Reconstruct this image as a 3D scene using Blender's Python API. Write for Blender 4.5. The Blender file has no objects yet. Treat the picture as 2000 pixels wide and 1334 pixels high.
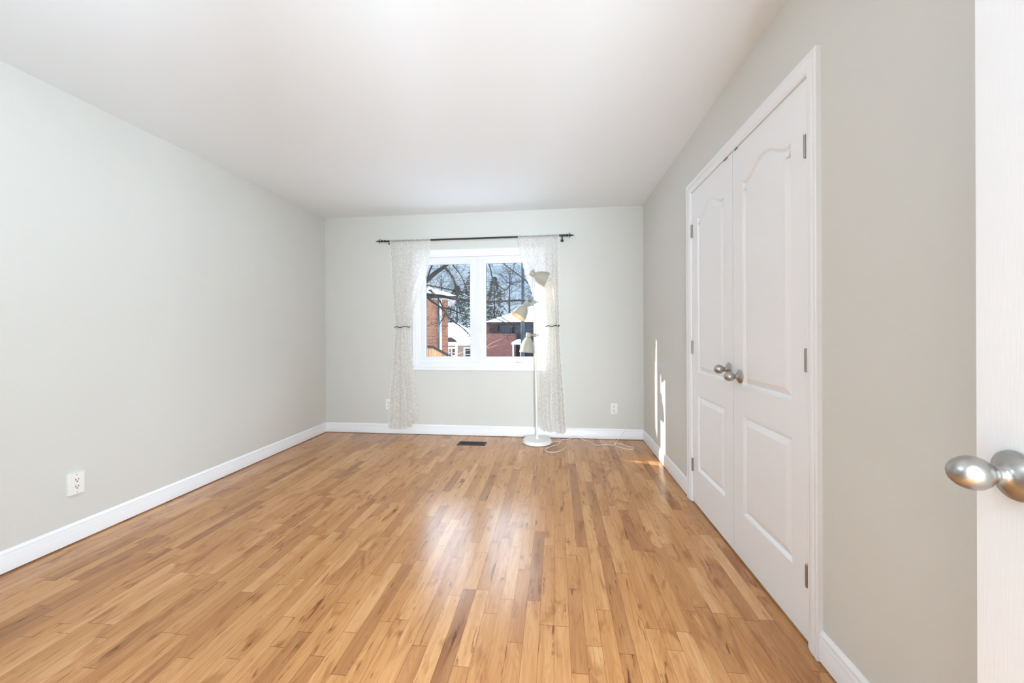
import bpy, bmesh, math, random
from mathutils import Vector, Matrix, noise as mnoise
random.seed(7)
C = bpy.context.scene.collection.objects
PI = math.pi

# ------------------------------------------------------------------ room measures (metres)
XL, XR, YB, YF, H = -2.618, 0.907, 4.155, -0.13, 2.44
GROUND = -1.36

# ------------------------------------------------------------------ camera
sc = bpy.context.scene
FPX, YAW, ROLL, CY, PITCH, HC = 755.2, 0.1129, -0.0048, 647.13, -0.001, 1.1425
_F = Vector((-math.sin(YAW)*math.cos(PITCH), math.cos(YAW)*math.cos(PITCH), math.sin(PITCH)))
_R = Vector((math.cos(YAW), math.sin(YAW), 0.0)); _U = _R.cross(_F)
_R, _U = _R*math.cos(ROLL)+_U*math.sin(ROLL), -_R*math.sin(ROLL)+_U*math.cos(ROLL)
CAM = Vector((0, 0, HC))
cd = bpy.data.cameras.new('camera'); co = bpy.data.objects.new('camera', cd); C.link(co)
m = Matrix.Identity(4)
for i in range(3):
    m[i][0] = _R[i]; m[i][1] = _U[i]; m[i][2] = -_F[i]; m[i][3] = CAM[i]
co.matrix_world = m
cd.sensor_width = 36.0; cd.lens = FPX/2000*36.0
cd.shift_y = -(667-CY)/2000.0
cd.clip_start = 0.02; cd.clip_end = 400
sc.camera = co

def at(px, py, Y):
    "the point of the world at depth Y that is seen at a place in the photograph (2000 x 1334)"
    d = _F + _R*((px-1000)/FPX) - _U*((py-CY)/FPX)
    return CAM + d*(Y/d.y)

# ------------------------------------------------------------------ view, sky, sun
sc.view_settings.view_transform = 'Standard'; sc.view_settings.look = 'None'
sc.view_settings.gamma = 1.0; sc.view_settings.exposure = 0.0
sc.view_settings.use_curve_mapping = False
sc.cycles.use_denoising = True
sc.cycles.max_bounces = 14; sc.cycles.diffuse_bounces = 8; sc.cycles.glossy_bounces = 5
sc.cycles.transparent_max_bounces = 24; sc.cycles.transmission_bounces = 6
sc.cycles.sample_clamp_indirect = 6.0
sc.cycles.caustics_reflective = False; sc.cycles.caustics_refractive = False

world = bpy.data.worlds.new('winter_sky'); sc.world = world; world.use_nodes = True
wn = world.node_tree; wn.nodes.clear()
def wadd(t): return wn.nodes.new(t)
w_out = wadd('ShaderNodeOutputWorld'); w_bg = wadd('ShaderNodeBackground')
w_geo = wadd('ShaderNodeTexCoord'); w_sep = wadd('ShaderNodeSeparateXYZ'); w_ramp = wadd('ShaderNodeValToRGB')
wn.links.new(w_geo.outputs['Generated'], w_sep.inputs[0]); wn.links.new(w_sep.outputs['Z'], w_ramp.inputs[0])
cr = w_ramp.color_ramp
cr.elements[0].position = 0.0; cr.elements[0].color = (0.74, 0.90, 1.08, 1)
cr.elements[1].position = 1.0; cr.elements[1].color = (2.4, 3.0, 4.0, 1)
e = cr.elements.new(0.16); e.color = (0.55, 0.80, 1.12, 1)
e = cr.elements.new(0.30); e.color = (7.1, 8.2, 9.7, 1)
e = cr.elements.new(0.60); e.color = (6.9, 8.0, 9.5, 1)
w_noise = wadd('ShaderNodeTexNoise'); w_noise.inputs['Scale'].default_value = 2.2; w_noise.inputs['Detail'].default_value = 5
w_map = wadd('ShaderNodeMapping'); w_map.inputs['Scale'].default_value = (1, 1, 3.0)
wn.links.new(w_geo.outputs['Generated'], w_map.inputs[0]); wn.links.new(w_map.outputs[0], w_noise.inputs['Vector'])
w_r2 = wadd('ShaderNodeValToRGB'); w_r2.color_ramp.elements[0].position = .45; w_r2.color_ramp.elements[1].position = .68
wn.links.new(w_noise.outputs[0], w_r2.inputs[0])
w_mix = wadd('ShaderNodeMixRGB'); w_mix.inputs[2].default_value = (0.92, 0.97, 1.05, 1)
#
w_mul = wadd('ShaderNodeMath'); w_mul.operation = 'MULTIPLY'; w_mul.inputs[1].default_value = 0.5
wn.links.new(w_r2.outputs[0], w_mul.inputs[0]); wn.links.new(w_mul.outputs[0], w_mix.inputs[0])
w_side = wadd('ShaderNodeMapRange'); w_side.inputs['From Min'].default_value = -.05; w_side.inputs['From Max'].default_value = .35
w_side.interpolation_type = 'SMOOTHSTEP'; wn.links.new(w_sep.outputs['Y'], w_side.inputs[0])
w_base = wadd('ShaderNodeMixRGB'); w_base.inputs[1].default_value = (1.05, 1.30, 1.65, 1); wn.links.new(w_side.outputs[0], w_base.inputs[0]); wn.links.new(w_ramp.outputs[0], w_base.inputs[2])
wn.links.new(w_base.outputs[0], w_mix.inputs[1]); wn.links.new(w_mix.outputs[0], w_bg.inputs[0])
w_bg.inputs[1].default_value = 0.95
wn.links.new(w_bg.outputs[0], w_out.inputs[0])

sl = bpy.data.lights.new('sun', 'SUN'); sl.energy = 13.0; sl.angle = math.radians(0.6); sl.color = (1.0, 0.93, 0.80)
so = bpy.data.objects.new('sun', sl); C.link(so)
sd = Vector((0.938, -0.347, -0.424)).normalized()
so.rotation_euler = (-sd).to_track_quat('Z', 'Y').to_euler()
so.location = (-8, 8, 6)

FILL_ROOM, FILL_HALL, FILL_SIDE = 35.0, 330.0, 335.0      # added fill lights: globe radiance, then watts at hall door and side window
FILL_TINT = (.79, .91, 1.04)  # cool tint shared by the added fill lights

# ------------------------------------------------------------------ materials
def mat(name, base=(.8,.8,.8), rough=.5, metal=0.0, spec=.5, build=None):
    m = bpy.data.materials.new(name); m.use_nodes = True
    nt = m.node_tree; b = nt.nodes['Principled BSDF']
    b.inputs['Base Color'].default_value = (*base, 1); b.inputs['Roughness'].default_value = rough
    b.inputs['Metallic'].default_value = metal; b.inputs['Specular IOR Level'].default_value = spec
    if build: build(nt, b)
    return m
def N(nt, t, **kw):
    n = nt.nodes.new(t)
    for k, v in kw.items():
        if k in n.inputs: n.inputs[k].default_value = v
        else: setattr(n, k, v)
    return n
def bump(nt, b, src, strength, dist=0.002):
    bp = N(nt, 'ShaderNodeBump'); bp.inputs['Strength'].default_value = strength; bp.inputs['Distance'].default_value = dist
    nt.links.new(src, bp.inputs['Height']); nt.links.new(bp.outputs[0], b.inputs['Normal'])
def coords(nt, scale=(1,1,1)):
    tc = N(nt, 'ShaderNodeTexCoord'); mp = N(nt, 'ShaderNodeMapping'); mp.inputs['Scale'].default_value = scale
    nt.links.new(tc.outputs['Object'], mp.inputs[0]); return mp.outputs[0]
def noisy(scale, strength, dist=.001, sc3=(1,1,1), var=0.0):
    def f(nt, b):
        n = N(nt, 'ShaderNodeTexNoise'); n.inputs['Scale'].default_value = scale; n.inputs['Detail'].default_value = 4
        nt.links.new(coords(nt, sc3), n.inputs['Vector']); bump(nt, b, n.outputs[0], strength, dist)
        if var:
            base = b.inputs['Base Color'].default_value[:]
            r = N(nt, 'ShaderNodeValToRGB'); r.color_ramp.elements[0].position = .3; r.color_ramp.elements[1].position = .7
            r.color_ramp.elements[0].color = [c*(1-var) for c in base[:3]]+[1]; r.color_ramp.elements[1].color = [min(1,c*(1+var)) for c in base[:3]]+[1]
            nt.links.new(n.outputs[0], r.inputs[0]); nt.links.new(r.outputs[0], b.inputs['Base Color'])
    return f
M = {}
M['wall'] = mat('wall_paint', (.668,.674,.642), .55, spec=.35, build=noisy(260, .12, .0006))
M['hall'] = mat('hall_low_bounce_paint', (.30,.285,.265), .6)  # unseen hall walls kept dark to cut bounce onto the entry door
M['ceiling'] = mat('ceiling_paint', (.84,.885,.92), .8, spec=.2, build=noisy(200, .1, .0006))
M['trim'] = mat('white_trim_paint', (.865,.888,.918), .32, spec=.5)
M['vinyl'] = mat('white_window_vinyl', (.80,.81,.82), .3)
M['door'] = mat('white_door_paint', (.865,.895,.93), .42, build=noisy(60, .22, .0008, (6, 6, .35)))
M['nickel'] = mat('brushed_nickel', (.44,.43,.41), .32, 1.0, build=noisy(300, .05, .0004))
M['hinge'] = mat('hinge_nickel', (.36,.34,.31), .38, 1.0)
M['black'] = mat('black_iron', (.012,.012,.013), .45)
M['dark'] = mat('dark_gap', (.02,.02,.02), .9)  # near-black, also the painted shade in the duct and porch gap
M['lamp'] = mat('lamp_enamel', (.84,.84,.82), .35)
M['shade'] = mat('lamp_shade_enamel', (.40,.38,.315), .42)
M['cord'] = mat('white_cord_rubber', (.85,.83,.78), .45)
M['plastic'] = mat('white_plastic', (.86,.86,.84), .35)
M['slot'] = mat('socket_slot', (.03,.03,.03), .6)
M['vent'] = mat('vent_bronze', (.055,.032,.02), .4, .3)
M['snow'] = mat('snow', (.86,.90,.98), .75, build=noisy(1.5, .5, .05))
M['bark'] = mat('bark', (.022,.017,.016), .9, build=noisy(30, .5, .01, (1,1,.3), .5))
M['twig'] = mat('twig', (.022,.017,.016), .9)
M['tan_twig'] = mat('dry_stem', (.62,.45,.27), .8)
M['needle'] = mat('conifer_needles', (.028,.05,.028), .8, build=noisy(6, .2, .01, (1,1,1), .5))
M['siding'] = mat('beige_siding', (.36,.33,.27), .7)
M['white_ext'] = mat('white_exterior_trim', (.75,.77,.8), .6)
M['glass_dark'] = mat('house_window_glass', (.03,.06,.09), .08, spec=.8)
M['darkwall'] = mat('dark_gable_and_shaded_wall', (.055,.06,.07), .8)  # dark gable; on the red house the colour holds the eave's shade
M['pole'] = mat('weathered_pole_wood', (.07,.085,.10), .85, build=noisy(12, .4, .01, (1,1,.1), .4))
M['darkwood'] = mat('dark_rail_wood', (.06,.04,.03), .8)
M['fence'] = mat('cedar_fence_wood', (.55,.30,.14), .8, build=noisy(9, .3, .01, (1,1,.15), .4))

def brick_build(c1, c2, mortar, sc=1.0):
    def f(nt, b):
        tc = N(nt, 'ShaderNodeTexCoord'); sp = N(nt, 'ShaderNodeSeparateXYZ'); ad = N(nt, 'ShaderNodeMath'); ad.operation = 'ADD'; cb = N(nt, 'ShaderNodeCombineXYZ')
        nt.links.new(tc.outputs['Object'], sp.inputs[0]); nt.links.new(sp.outputs['X'], ad.inputs[0]); nt.links.new(sp.outputs['Y'], ad.inputs[1])
        nt.links.new(ad.outputs[0], cb.inputs['X']); nt.links.new(sp.outputs['Z'], cb.inputs['Y'])
        br = N(nt, 'ShaderNodeTexBrick'); br.inputs['Scale'].default_value = 1.0
        br.inputs['Brick Width'].default_value = .22*sc; br.inputs['Row Height'].default_value = .075*sc; br.inputs['Mortar Size'].default_value = .010*sc
        br.inputs['Color1'].default_value = (*c1, 1); br.inputs['Color2'].default_value = (*c2, 1); br.inputs['Mortar'].default_value = (*mortar, 1)
        nt.links.new(cb.outputs[0], br.inputs['Vector']); nt.links.new(br.outputs[0], b.inputs['Base Color'])
        bump(nt, b, br.outputs['Fac'], -.6, .01)
    return f
M['brick'] = mat('orange_brick', rough=.85, build=brick_build((.50,.165,.065), (.27,.08,.045), (.42,.30,.22)))
M['brick_red'] = mat('maroon_brick', rough=.85, build=brick_build((.30,.105,.085), (.20,.07,.06), (.36,.22,.19)))

def floor_build(nt, b):
    L = nt.links.new
    tc = N(nt, 'ShaderNodeTexCoord'); sp = N(nt, 'ShaderNodeSeparateXYZ'); L(tc.outputs['Object'], sp.inputs[0])
    def mth(op, a, c=None, v=None):
        n = N(nt, 'ShaderNodeMath'); n.operation = op
        for i, s in enumerate((a, c)):
            if s is None: continue
            if isinstance(s, (int, float)): n.inputs[i].default_value = s
            else: L(s, n.inputs[i])
        return n.outputs[0]
    W = 0.0572
    xs = mth('DIVIDE', mth('ADD', sp.outputs['X'], 0.011), W); row = mth('FLOOR', xs); fx = mth('FRACT', xs)
    wr = N(nt, 'ShaderNodeTexWhiteNoise'); wr.noise_dimensions = '1D'; L(row, wr.inputs['W'])
    # boards of random length: one-dimensional cells along each row
    ly = mth('ADD', mth('DIVIDE', sp.outputs['Y'], 0.47), mth('MULTIPLY', wr.outputs['Value'], 400.0))
    vo = N(nt, 'ShaderNodeTexVoronoi'); vo.voronoi_dimensions = '1D'; vo.feature = 'F1'; L(ly, vo.inputs['W']); vo.inputs['Scale'].default_value = 1.0
    ve = N(nt, 'ShaderNodeTexVoronoi'); ve.voronoi_dimensions = '1D'; ve.feature = 'DISTANCE_TO_EDGE'; L(ly, ve.inputs['W']); ve.inputs['Scale'].default_value = 1.0
    idc = N(nt, 'ShaderNodeTexWhiteNoise'); idc.noise_dimensions = '2D'
    cbi = N(nt, 'ShaderNodeCombineXYZ'); L(row, cbi.inputs[0]); vs = N(nt, 'ShaderNodeSeparateColor'); L(vo.outputs['Color'], vs.inputs[0])
    L(mth('MULTIPLY', vs.outputs[0], 91.7), cbi.inputs[1]); L(cbi.outputs[0], idc.inputs['Vector'])
    rnd = idc.outputs['Value']; rc = N(nt, 'ShaderNodeSeparateColor'); L(idc.outputs['Color'], rc.inputs[0])
    # grain coordinates, shifted per board
    gx = mth('ADD', mth('MULTIPLY', sp.outputs['X'], 1.0), mth('MULTIPLY', rc.outputs[0], 37.0))
    gy = mth('ADD', sp.outputs['Y'], mth('MULTIPLY', rc.outputs[1], 53.0))
    def vec(a, sa, c, scb, z=None):
        cb = N(nt, 'ShaderNodeCombineXYZ'); L(mth('MULTIPLY', a, sa), cb.inputs[0]); L(mth('MULTIPLY', c, scb), cb.inputs[1])
        if z is not None: L(mth('MULTIPLY', z, 19.0), cb.inputs[2])
        return cb.outputs[0]
    fine = N(nt, 'ShaderNodeTexNoise', Scale=1.0, Detail=5.0, Roughness=.62); L(vec(gx, 150, gy, 5.5, rnd), fine.inputs['Vector'])
    broad = N(nt, 'ShaderNodeTexNoise', Scale=1.0, Detail=3.0); L(vec(gx, 26, gy, 2.2, rnd), broad.inputs['Vector'])
    # cathedral figure
    dist = N(nt, 'ShaderNodeTexNoise', Scale=1.0, Detail=2.0); L(vec(gx, 12, gy, 1.6, rnd), dist.inputs['Vector'])
    rings = mth('SINE', mth('ADD', mth('MULTIPLY', dist.outputs[0], 95.0), mth('MULTIPLY', gx, 60.0)))
    # mineral streaks and knots
    st = N(nt, 'ShaderNodeTexNoise', Scale=1.0, Detail=6.0, Roughness=.62, Distortion=1.3); L(vec(gx, 34, gy, 3.6, rnd), st.inputs['Vector'])
    sr = N(nt, 'ShaderNodeValToRGB'); sr.color_ramp.elements[0].position = .605; sr.color_ramp.elements[1].position = .68; L(st.outputs[0], sr.inputs[0])
    patch = N(nt, 'ShaderNodeTexNoise', Scale=1.0, Detail=6.0, Distortion=1.0); L(vec(gx, 11, gy, 3.4, rnd), patch.inputs['Vector'])
    pr = N(nt, 'ShaderNodeValToRGB'); pr.color_ramp.elements[0].position = .565; pr.color_ramp.elements[1].position = .66; L(patch.outputs[0], pr.inputs[0])
    kn = N(nt, 'ShaderNodeTexVoronoi'); kn.voronoi_dimensions = '2D'; kn.inputs['Scale'].default_value = 1.0; kw = N(nt, 'ShaderNodeVectorMath'); kw.operation = 'MULTIPLY_ADD'; kw.inputs[1].default_value = (.16, .16, .16); L(patch.outputs['Color'], kw.inputs[0]); L(vec(gx, 3.0, gy, 1.5), kw.inputs[2]); L(kw.outputs[0], kn.inputs['Vector'])
    kr = N(nt, 'ShaderNodeValToRGB'); kr.color_ramp.elements[0].position = .0; kr.color_ramp.elements[0].color = (1,1,1,1); kr.color_ramp.elements[1].position = .05; kr.color_ramp.elements[1].color = (0,0,0,1); L(kn.outputs['Distance'], kr.inputs[0])
    # board colour
    ramp = N(nt, 'ShaderNodeValToRGB'); L(rnd, ramp.inputs[0]); r = ramp.color_ramp
    cols = [(0, (0.36, 0.165, 0.06)), (0.07, (0.44, 0.208, 0.078)), (0.25, (0.515, 0.255, 0.095)), (0.6, (0.565, 0.29, 0.112)), (0.85, (0.61, 0.33, 0.137)), (1, (0.655, 0.372, 0.168))]
    r.elements[0].color = (*cols[0][1], 1); r.elements[1].color = (*cols[-1][1], 1)
    for p_, c_ in cols[1:-1]:
        el = r.elements.new(p_); el.color = (*c_, 1)
    def mul(colsock, fac, tint, k):
        mx = N(nt, 'ShaderNodeMixRGB'); mx.blend_type = 'MULTIPLY'; mx.inputs[2].default_value = (*tint, 1)
        L(mth('MULTIPLY', fac, k), mx.inputs[0]); L(colsock, mx.inputs[1]); return mx.outputs[0]
    def clamp01(s, lo, hi):
        mr = N(nt, 'ShaderNodeMapRange'); mr.inputs['From Min'].default_value = lo; mr.inputs['From Max'].default_value = hi; L(s, mr.inputs[0]); return mr.outputs[0]
    c = ramp.outputs[0]
    c = mul(c, clamp01(fine.outputs[0], .40, .68), (.80,.70,.60), .65)
    c = mul(c, clamp01(broad.outputs[0], .42, .7), (.80,.68,.56), .75)
    c = mul(c, clamp01(rings, .2, 1.0), (.86,.77,.66), mth_k := .50)
    c = mul(c, pr.outputs[0], (.64,.50,.38), .75)
    c = mul(c, sr.outputs[0], (.34,.21,.13), .92)
    c = mul(c, kr.outputs[0], (.30,.18,.12), .75)
    # joints
    jx = mth('MINIMUM', fx, mth('SUBTRACT', 1.0, fx)); ex = mth('LESS_THAN', jx, .012)
    ey = mth('LESS_THAN', ve.outputs['Distance'], .0024)
    j = mth('MAXIMUM', ex, ey)
    c = mul(c, j, (.42,.27,.17), .8)
    L(c, b.inputs['Base Color'])
    rr = N(nt, 'ShaderNodeMapRange'); rr.inputs['To Min'].default_value = .17; rr.inputs['To Max'].default_value = .27; L(broad.outputs[0], rr.inputs[0]); L(rr.outputs[0], b.inputs['Roughness'])
    # slightly cupped boards, open joints
    hgt = mth('SUBTRACT', mth('ADD', mth('MULTIPLY', fine.outputs[0], .10), mth('MULTIPLY', rnd, .12)), mth('MULTIPLY', j, .8))
    bump(nt, b, hgt, .25, .0012)
    b.inputs['IOR'].default_value = 1.5; b.inputs['Specular IOR Level'].default_value = .5
M['floor'] = mat('maple_strip_floor', build=floor_build)

def emis(name, col, strength, base=(.8,.8,.8)):
    m = mat(name, base, .5); b = m.node_tree.nodes['Principled BSDF']
    b.inputs['Emission Color'].default_value = (*col, 1); b.inputs['Emission Strength'].default_value = strength
    return m
M['bulb'] = emis('warm_bulb', (1.0, .62, .22), 2.5)
M['dome'] = emis('ceiling_dome_glass', (1.0, .97, .93), 1.5)

def glass_mat():
    m = bpy.data.materials.new('window_glass'); m.use_nodes = True; nt = m.node_tree; nt.nodes.clear()
    o = N(nt, 'ShaderNodeOutputMaterial'); t = N(nt, 'ShaderNodeBsdfTransparent'); g = N(nt, 'ShaderNodeBsdfGlossy'); g.inputs['Roughness'].default_value = .02
    t.inputs[0].default_value = (.97,.985,.98,1)
    lw = N(nt, 'ShaderNodeLayerWeight'); lw.inputs[0].default_value = .5; pw = N(nt, 'ShaderNodeMath'); pw.operation = 'POWER'; pw.inputs[1].default_value = 5.0; nt.links.new(lw.outputs['Facing'], pw.inputs[0])
    f = N(nt, 'ShaderNodeMath'); f.operation = 'MULTIPLY_ADD'; f.inputs[1].default_value = .5; f.inputs[2].default_value = .03; nt.links.new(pw.outputs[0], f.inputs[0]); mx = N(nt, 'ShaderNodeMixShader')
    nt.links.new(f.outputs[0], mx.inputs[0]); nt.links.new(t.outputs[0], mx.inputs[1]); nt.links.new(g.outputs[0], mx.inputs[2]); nt.links.new(mx.outputs[0], o.inputs[0])
    return m
M['glass'] = glass_mat()

def lace_mat(name, tint, open_fac):
    m = bpy.data.materials.new(name); m.use_nodes = True; nt = m.node_tree; nt.nodes.clear(); L = nt.links.new
    o = N(nt, 'ShaderNodeOutputMaterial'); tr = N(nt, 'ShaderNodeBsdfTransparent'); df = N(nt, 'ShaderNodeBsdfDiffuse'); tl = N(nt, 'ShaderNodeBsdfTranslucent')
    df.inputs[0].default_value = (*tint, 1); tl.inputs[0].default_value = (*tint, 1)
    m1 = N(nt, 'ShaderNodeMixShader'); m1.inputs[0].default_value = .42; L(df.outputs[0], m1.inputs[1]); L(tl.outputs[0], m1.inputs[2])
    uv = N(nt, 'ShaderNodeUVMap'); v = N(nt, 'ShaderNodeTexVoronoi'); v.voronoi_dimensions = '2D'; v.inputs['Scale'].default_value = 60; v.feature = 'SMOOTH_F1'
    L(uv.outputs[0], v.inputs['Vector']); n = N(nt, 'ShaderNodeTexNoise', Scale=34.0, Detail=3.0); L(uv.outputs[0], n.inputs['Vector'])
    r = N(nt, 'ShaderNodeMapRange'); r.inputs['From Min'].default_value = .15; r.inputs['From Max'].default_value = .55; r.inputs['To Min'].default_value = open_fac+.07; r.inputs['To Max'].default_value = open_fac-.05
    L(v.outputs['Distance'], r.inputs[0])
    ad = N(nt, 'ShaderNodeMath'); ad.operation = 'MULTIPLY_ADD'; L(n.outputs[0], ad.inputs[0]); ad.inputs[1].default_value = .22; L(r.outputs[0], ad.inputs[2])
    sb = N(nt, 'ShaderNodeMath'); sb.operation = 'SUBTRACT'; L(ad.outputs[0], sb.inputs[0]); sb.inputs[1].default_value = .11; sb.use_clamp = True
    m2 = N(nt, 'ShaderNodeMixShader'); L(sb.outputs[0], m2.inputs[0]); L(tr.outputs[0], m2.inputs[1]); L(m1.outputs[0], m2.inputs[2]); L(m2.outputs[0], o.inputs[0])
    return m
M['lace'] = lace_mat('sheer_lace', (.94,.925,.90), .60)
M['lace_edge'] = mat('lace_scallop_border', (.86,.84,.79), .8)

# ------------------------------------------------------------------ mesh helpers
class MB:
    def __init__(s): s.bm = bmesh.new()
    def box(s, x0, x1, y0, y1, z0, z1, bev=0.0):
        r = bmesh.ops.create_cube(s.bm, size=1.0); vs = r['verts']
        for v in vs: v.co = Vector(((x0+x1)/2+v.co.x*(x1-x0), (y0+y1)/2+v.co.y*(y1-y0), (z0+z1)/2+v.co.z*(z1-z0)))
        if bev:
            es = {e for v in vs for e in v.link_edges}
            bmesh.ops.bevel(s.bm, geom=list(es), offset=bev, segments=2, affect='EDGES', profile=.6)
        return s
    def quad(s, *pts):
        s.bm.faces.new([s.bm.verts.new(Vector(p)) for p in pts]); return s
    def prism(s, poly, vec):
        a = [s.bm.verts.new(Vector(p)) for p in poly]; b = [s.bm.verts.new(Vector(p)+Vector(vec)) for p in poly]
        n = len(a); s.bm.faces.new(a); s.bm.faces.new(b[::-1])
        for i in range(n): s.bm.faces.new((a[i], b[i], b[(i+1)%n], a[(i+1)%n]))
        return s
    def lathe(s, prof, mx=None, seg=32, cap=True):
        "prof: (radius, height) along +Z, turned by the matrix"
        mx = mx or Matrix.Identity(4); rings = []
        for r, z in prof:
            if r < 1e-6: rings.append([s.bm.verts.new(mx @ Vector((0,0,z)))])
            else: rings.append([s.bm.verts.new(mx @ Vector((r*math.cos(2*PI*k/seg), r*math.sin(2*PI*k/seg), z))) for k in range(seg)])
        for a, b in zip(rings, rings[1:]):
            for k in range(seg):
                k2 = (k+1) % seg
                if len(a) == 1 and len(b) == 1: continue
                if len(a) == 1: s.bm.faces.new((a[0], b[k], b[k2]))
                elif len(b) == 1: s.bm.faces.new((a[k], a[k2], b[0]))
                else: s.bm.faces.new((a[k], a[k2], b[k2], b[k]))
        if cap:
            for rg, fl in ((rings[0], True), (rings[-1], False)):
                if len(rg) > 2: s.bm.faces.new(rg[::-1] if fl else rg)
        return s
    def tube(s, pts, rad, seg=8):
        pts = [Vector(p) for p in pts]; n = len(pts)
        rads = rad if isinstance(rad, (list, tuple)) else [rad]*n
        up = Vector((0,0,1)); prev = None; rings = []
        for i, p in enumerate(pts):
            t = (pts[min(i+1, n-1)]-pts[max(i-1, 0)])
            if t.length < 1e-9: t = Vector((0,0,1))
            t.normalize()
            if prev is None:
                a = up if abs(t.z) < .9 else Vector((1,0,0)); nx = t.cross(a).normalized()
            else:
                nx = (prev - t*prev.dot(t))
                nx = nx.normalized() if nx.length > 1e-6 else t.orthogonal().normalized()
            prev = nx; ny = t.cross(nx)
            rings.append([s.bm.verts.new(p + nx*(rads[i]*math.cos(2*PI*k/seg)) + ny*(rads[i]*math.sin(2*PI*k/seg))) for k in range(seg)])
        for a, b in zip(rings, rings[1:]):
            for k in range(seg): s.bm.faces.new((a[k], a[(k+1)%seg], b[(k+1)%seg], b[k]))
        s.bm.faces.new(rings[0][::-1]); s.bm.faces.new(rings[-1]); return s
    def sweep(s, path, outs, prof, nrm, closed_prof=True):
        "carry a profile of (a, b) along a mitred path: point = P + out*a + nrm*b"
        nrm = Vector(nrm); rings = [[s.bm.verts.new(Vector(P)+Vector(o)*a+nrm*b) for a, b in prof] for P, o in zip(path, outs)]
        n = len(prof)
        for A, B in zip(rings, rings[1:]):
            for k in range(n if closed_prof else n-1): s.bm.faces.new((A[k], A[(k+1)%n], B[(k+1)%n], B[k]))
        s.bm.faces.new(rings[0]); s.bm.faces.new(rings[-1][::-1]); return s
    def build(s, name, material, parent=None, smooth=False, origin=None):
        bmesh.ops.recalc_face_normals(s.bm, faces=s.bm.faces[:])
        me = bpy.data.meshes.new(name)
        if origin is not None: bmesh.ops.translate(s.bm, verts=s.bm.verts[:], vec=-Vector(origin))
        s.bm.to_mesh(me); s.bm.free()
        me.materials.append(material)
        o = bpy.data.objects.new(name, me); C.link(o)
        if origin is not None: o.location = origin
        if parent is not None:
            o.parent = parent
        if smooth:
            for p in me.polygons: p.use_smooth = True
            me.set_sharp_from_angle(angle=math.radians(38))
        return o
def tag(o, label, cat, group=None, kind=None):
    o['label'] = label; o['category'] = cat
    if group: o['group'] = group
    if kind: o['kind'] = kind
    return o
def empty(name, loc=(0,0,0), rz=0.0):
    o = bpy.data.objects.new(name, None); C.link(o); o.location = loc; o.rotation_euler = (0,0,rz); o.empty_display_size = .1; return o
def copy_tree(o, parent=None):
    c = o.copy(); C.link(c); c.parent = parent
    for ch in list(o.children): copy_tree(ch, c)
    return c
def frame_mx(origin, zdir, xhint=(0,0,1)):
    z = Vector(zdir).normalized(); x = Vector(xhint); x = (x - z*x.dot(z))
    x = x.normalized() if x.length > 1e-5 else z.orthogonal().normalized(); y = z.cross(x)
    m = Matrix.Identity(4)
    for i in range(3): m[i][0] = x[i]; m[i][1] = y[i]; m[i][2] = z[i]; m[i][3] = origin[i]
    return m

# ------------------------------------------------------------------ room shell
HXA, HXB, HYF = -0.75, 1.1, -1.75        # hallway behind the doorway
fl = MB(); fl.box(XL-.12, 1.75, YF, YB+.05, -.05, 0).box(HXA, HXB, HYF, YF, -.05, 0)
tag(fl.build('floor', M['floor']), 'glossy honey coloured maple strip wood floor running towards the window', 'floor', kind='structure')
ce = MB(); ce.box(XL-.12, XR+.12, YF-.1, YB+.1, H, H+.08).box(HXA-.1, HXB+.1, HYF-.1, YF-.1, H, H+.08)
tag(ce.build('ceiling', M['ceiling']), 'plain smooth white ceiling over the whole room', 'ceiling', kind='structure')
tag(MB().box(XL-.12, XL, YF-.1, YB+.1, -.05, H).build('wall_left', M['wall']), 'long blank pale greige wall with one outlet near the floor', 'wall', kind='structure')
# window wall with its opening
WX0, WX1, WZ0, WZ1 = -1.512, -.168, .79, 1.975
wb = MB(); wb.box(XL-.12, WX0, YB, YB+.1, -.05, H).box(WX1, XR+.12, YB, YB+.1, -.05, H).box(WX0, WX1, YB, YB+.1, -.05, WZ0).box(WX0, WX1, YB, YB+.1, WZ1, H)
tag(wb.build('wall_back', M['wall']), 'pale greige far wall holding the window and curtains', 'wall', kind='structure')
# closet wall with its opening
CY0, CY1, CZ = 1.500, 2.703, 2.056
wr = MB(); wr.box(XR, XR+.1, YF-.1, CY0, -.05, H).box(XR, XR+.1, CY1, YB, -.05, H).box(XR, XR+.1, CY0, CY1, CZ, H)
wr.box(XR+.7, XR+.75, CY0-.1, CY1+.1, -.05, H).box(XR+.1, XR+.7, CY0-.1, CY0-.05, -.05, H).box(XR+.1, XR+.7, CY1+.05, CY1+.1, -.05, H).box(XR+.1, XR+.7, CY0-.05, CY1+.05, H-.1, H)
tag(wr.build('wall_right', M['wall']), 'pale greige wall around the white double closet doors', 'wall', kind='structure')
# wall behind the camera with the doorway the photographer stands in, and a short hallway
DX0, DX1, DZ = -.235, .56, 2.05
wf = MB(); wf.box(XL-.12, DX0, YF-.1, YF, -.05, H).box(DX1, XR, YF-.1, YF, -.05, H).box(DX0, DX1, YF-.1, YF, DZ, H)
tag(wf.build('wall_front', M['wall']), 'pale greige wall with the open entry doorway and the hall behind it', 'wall', kind='structure')

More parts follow.
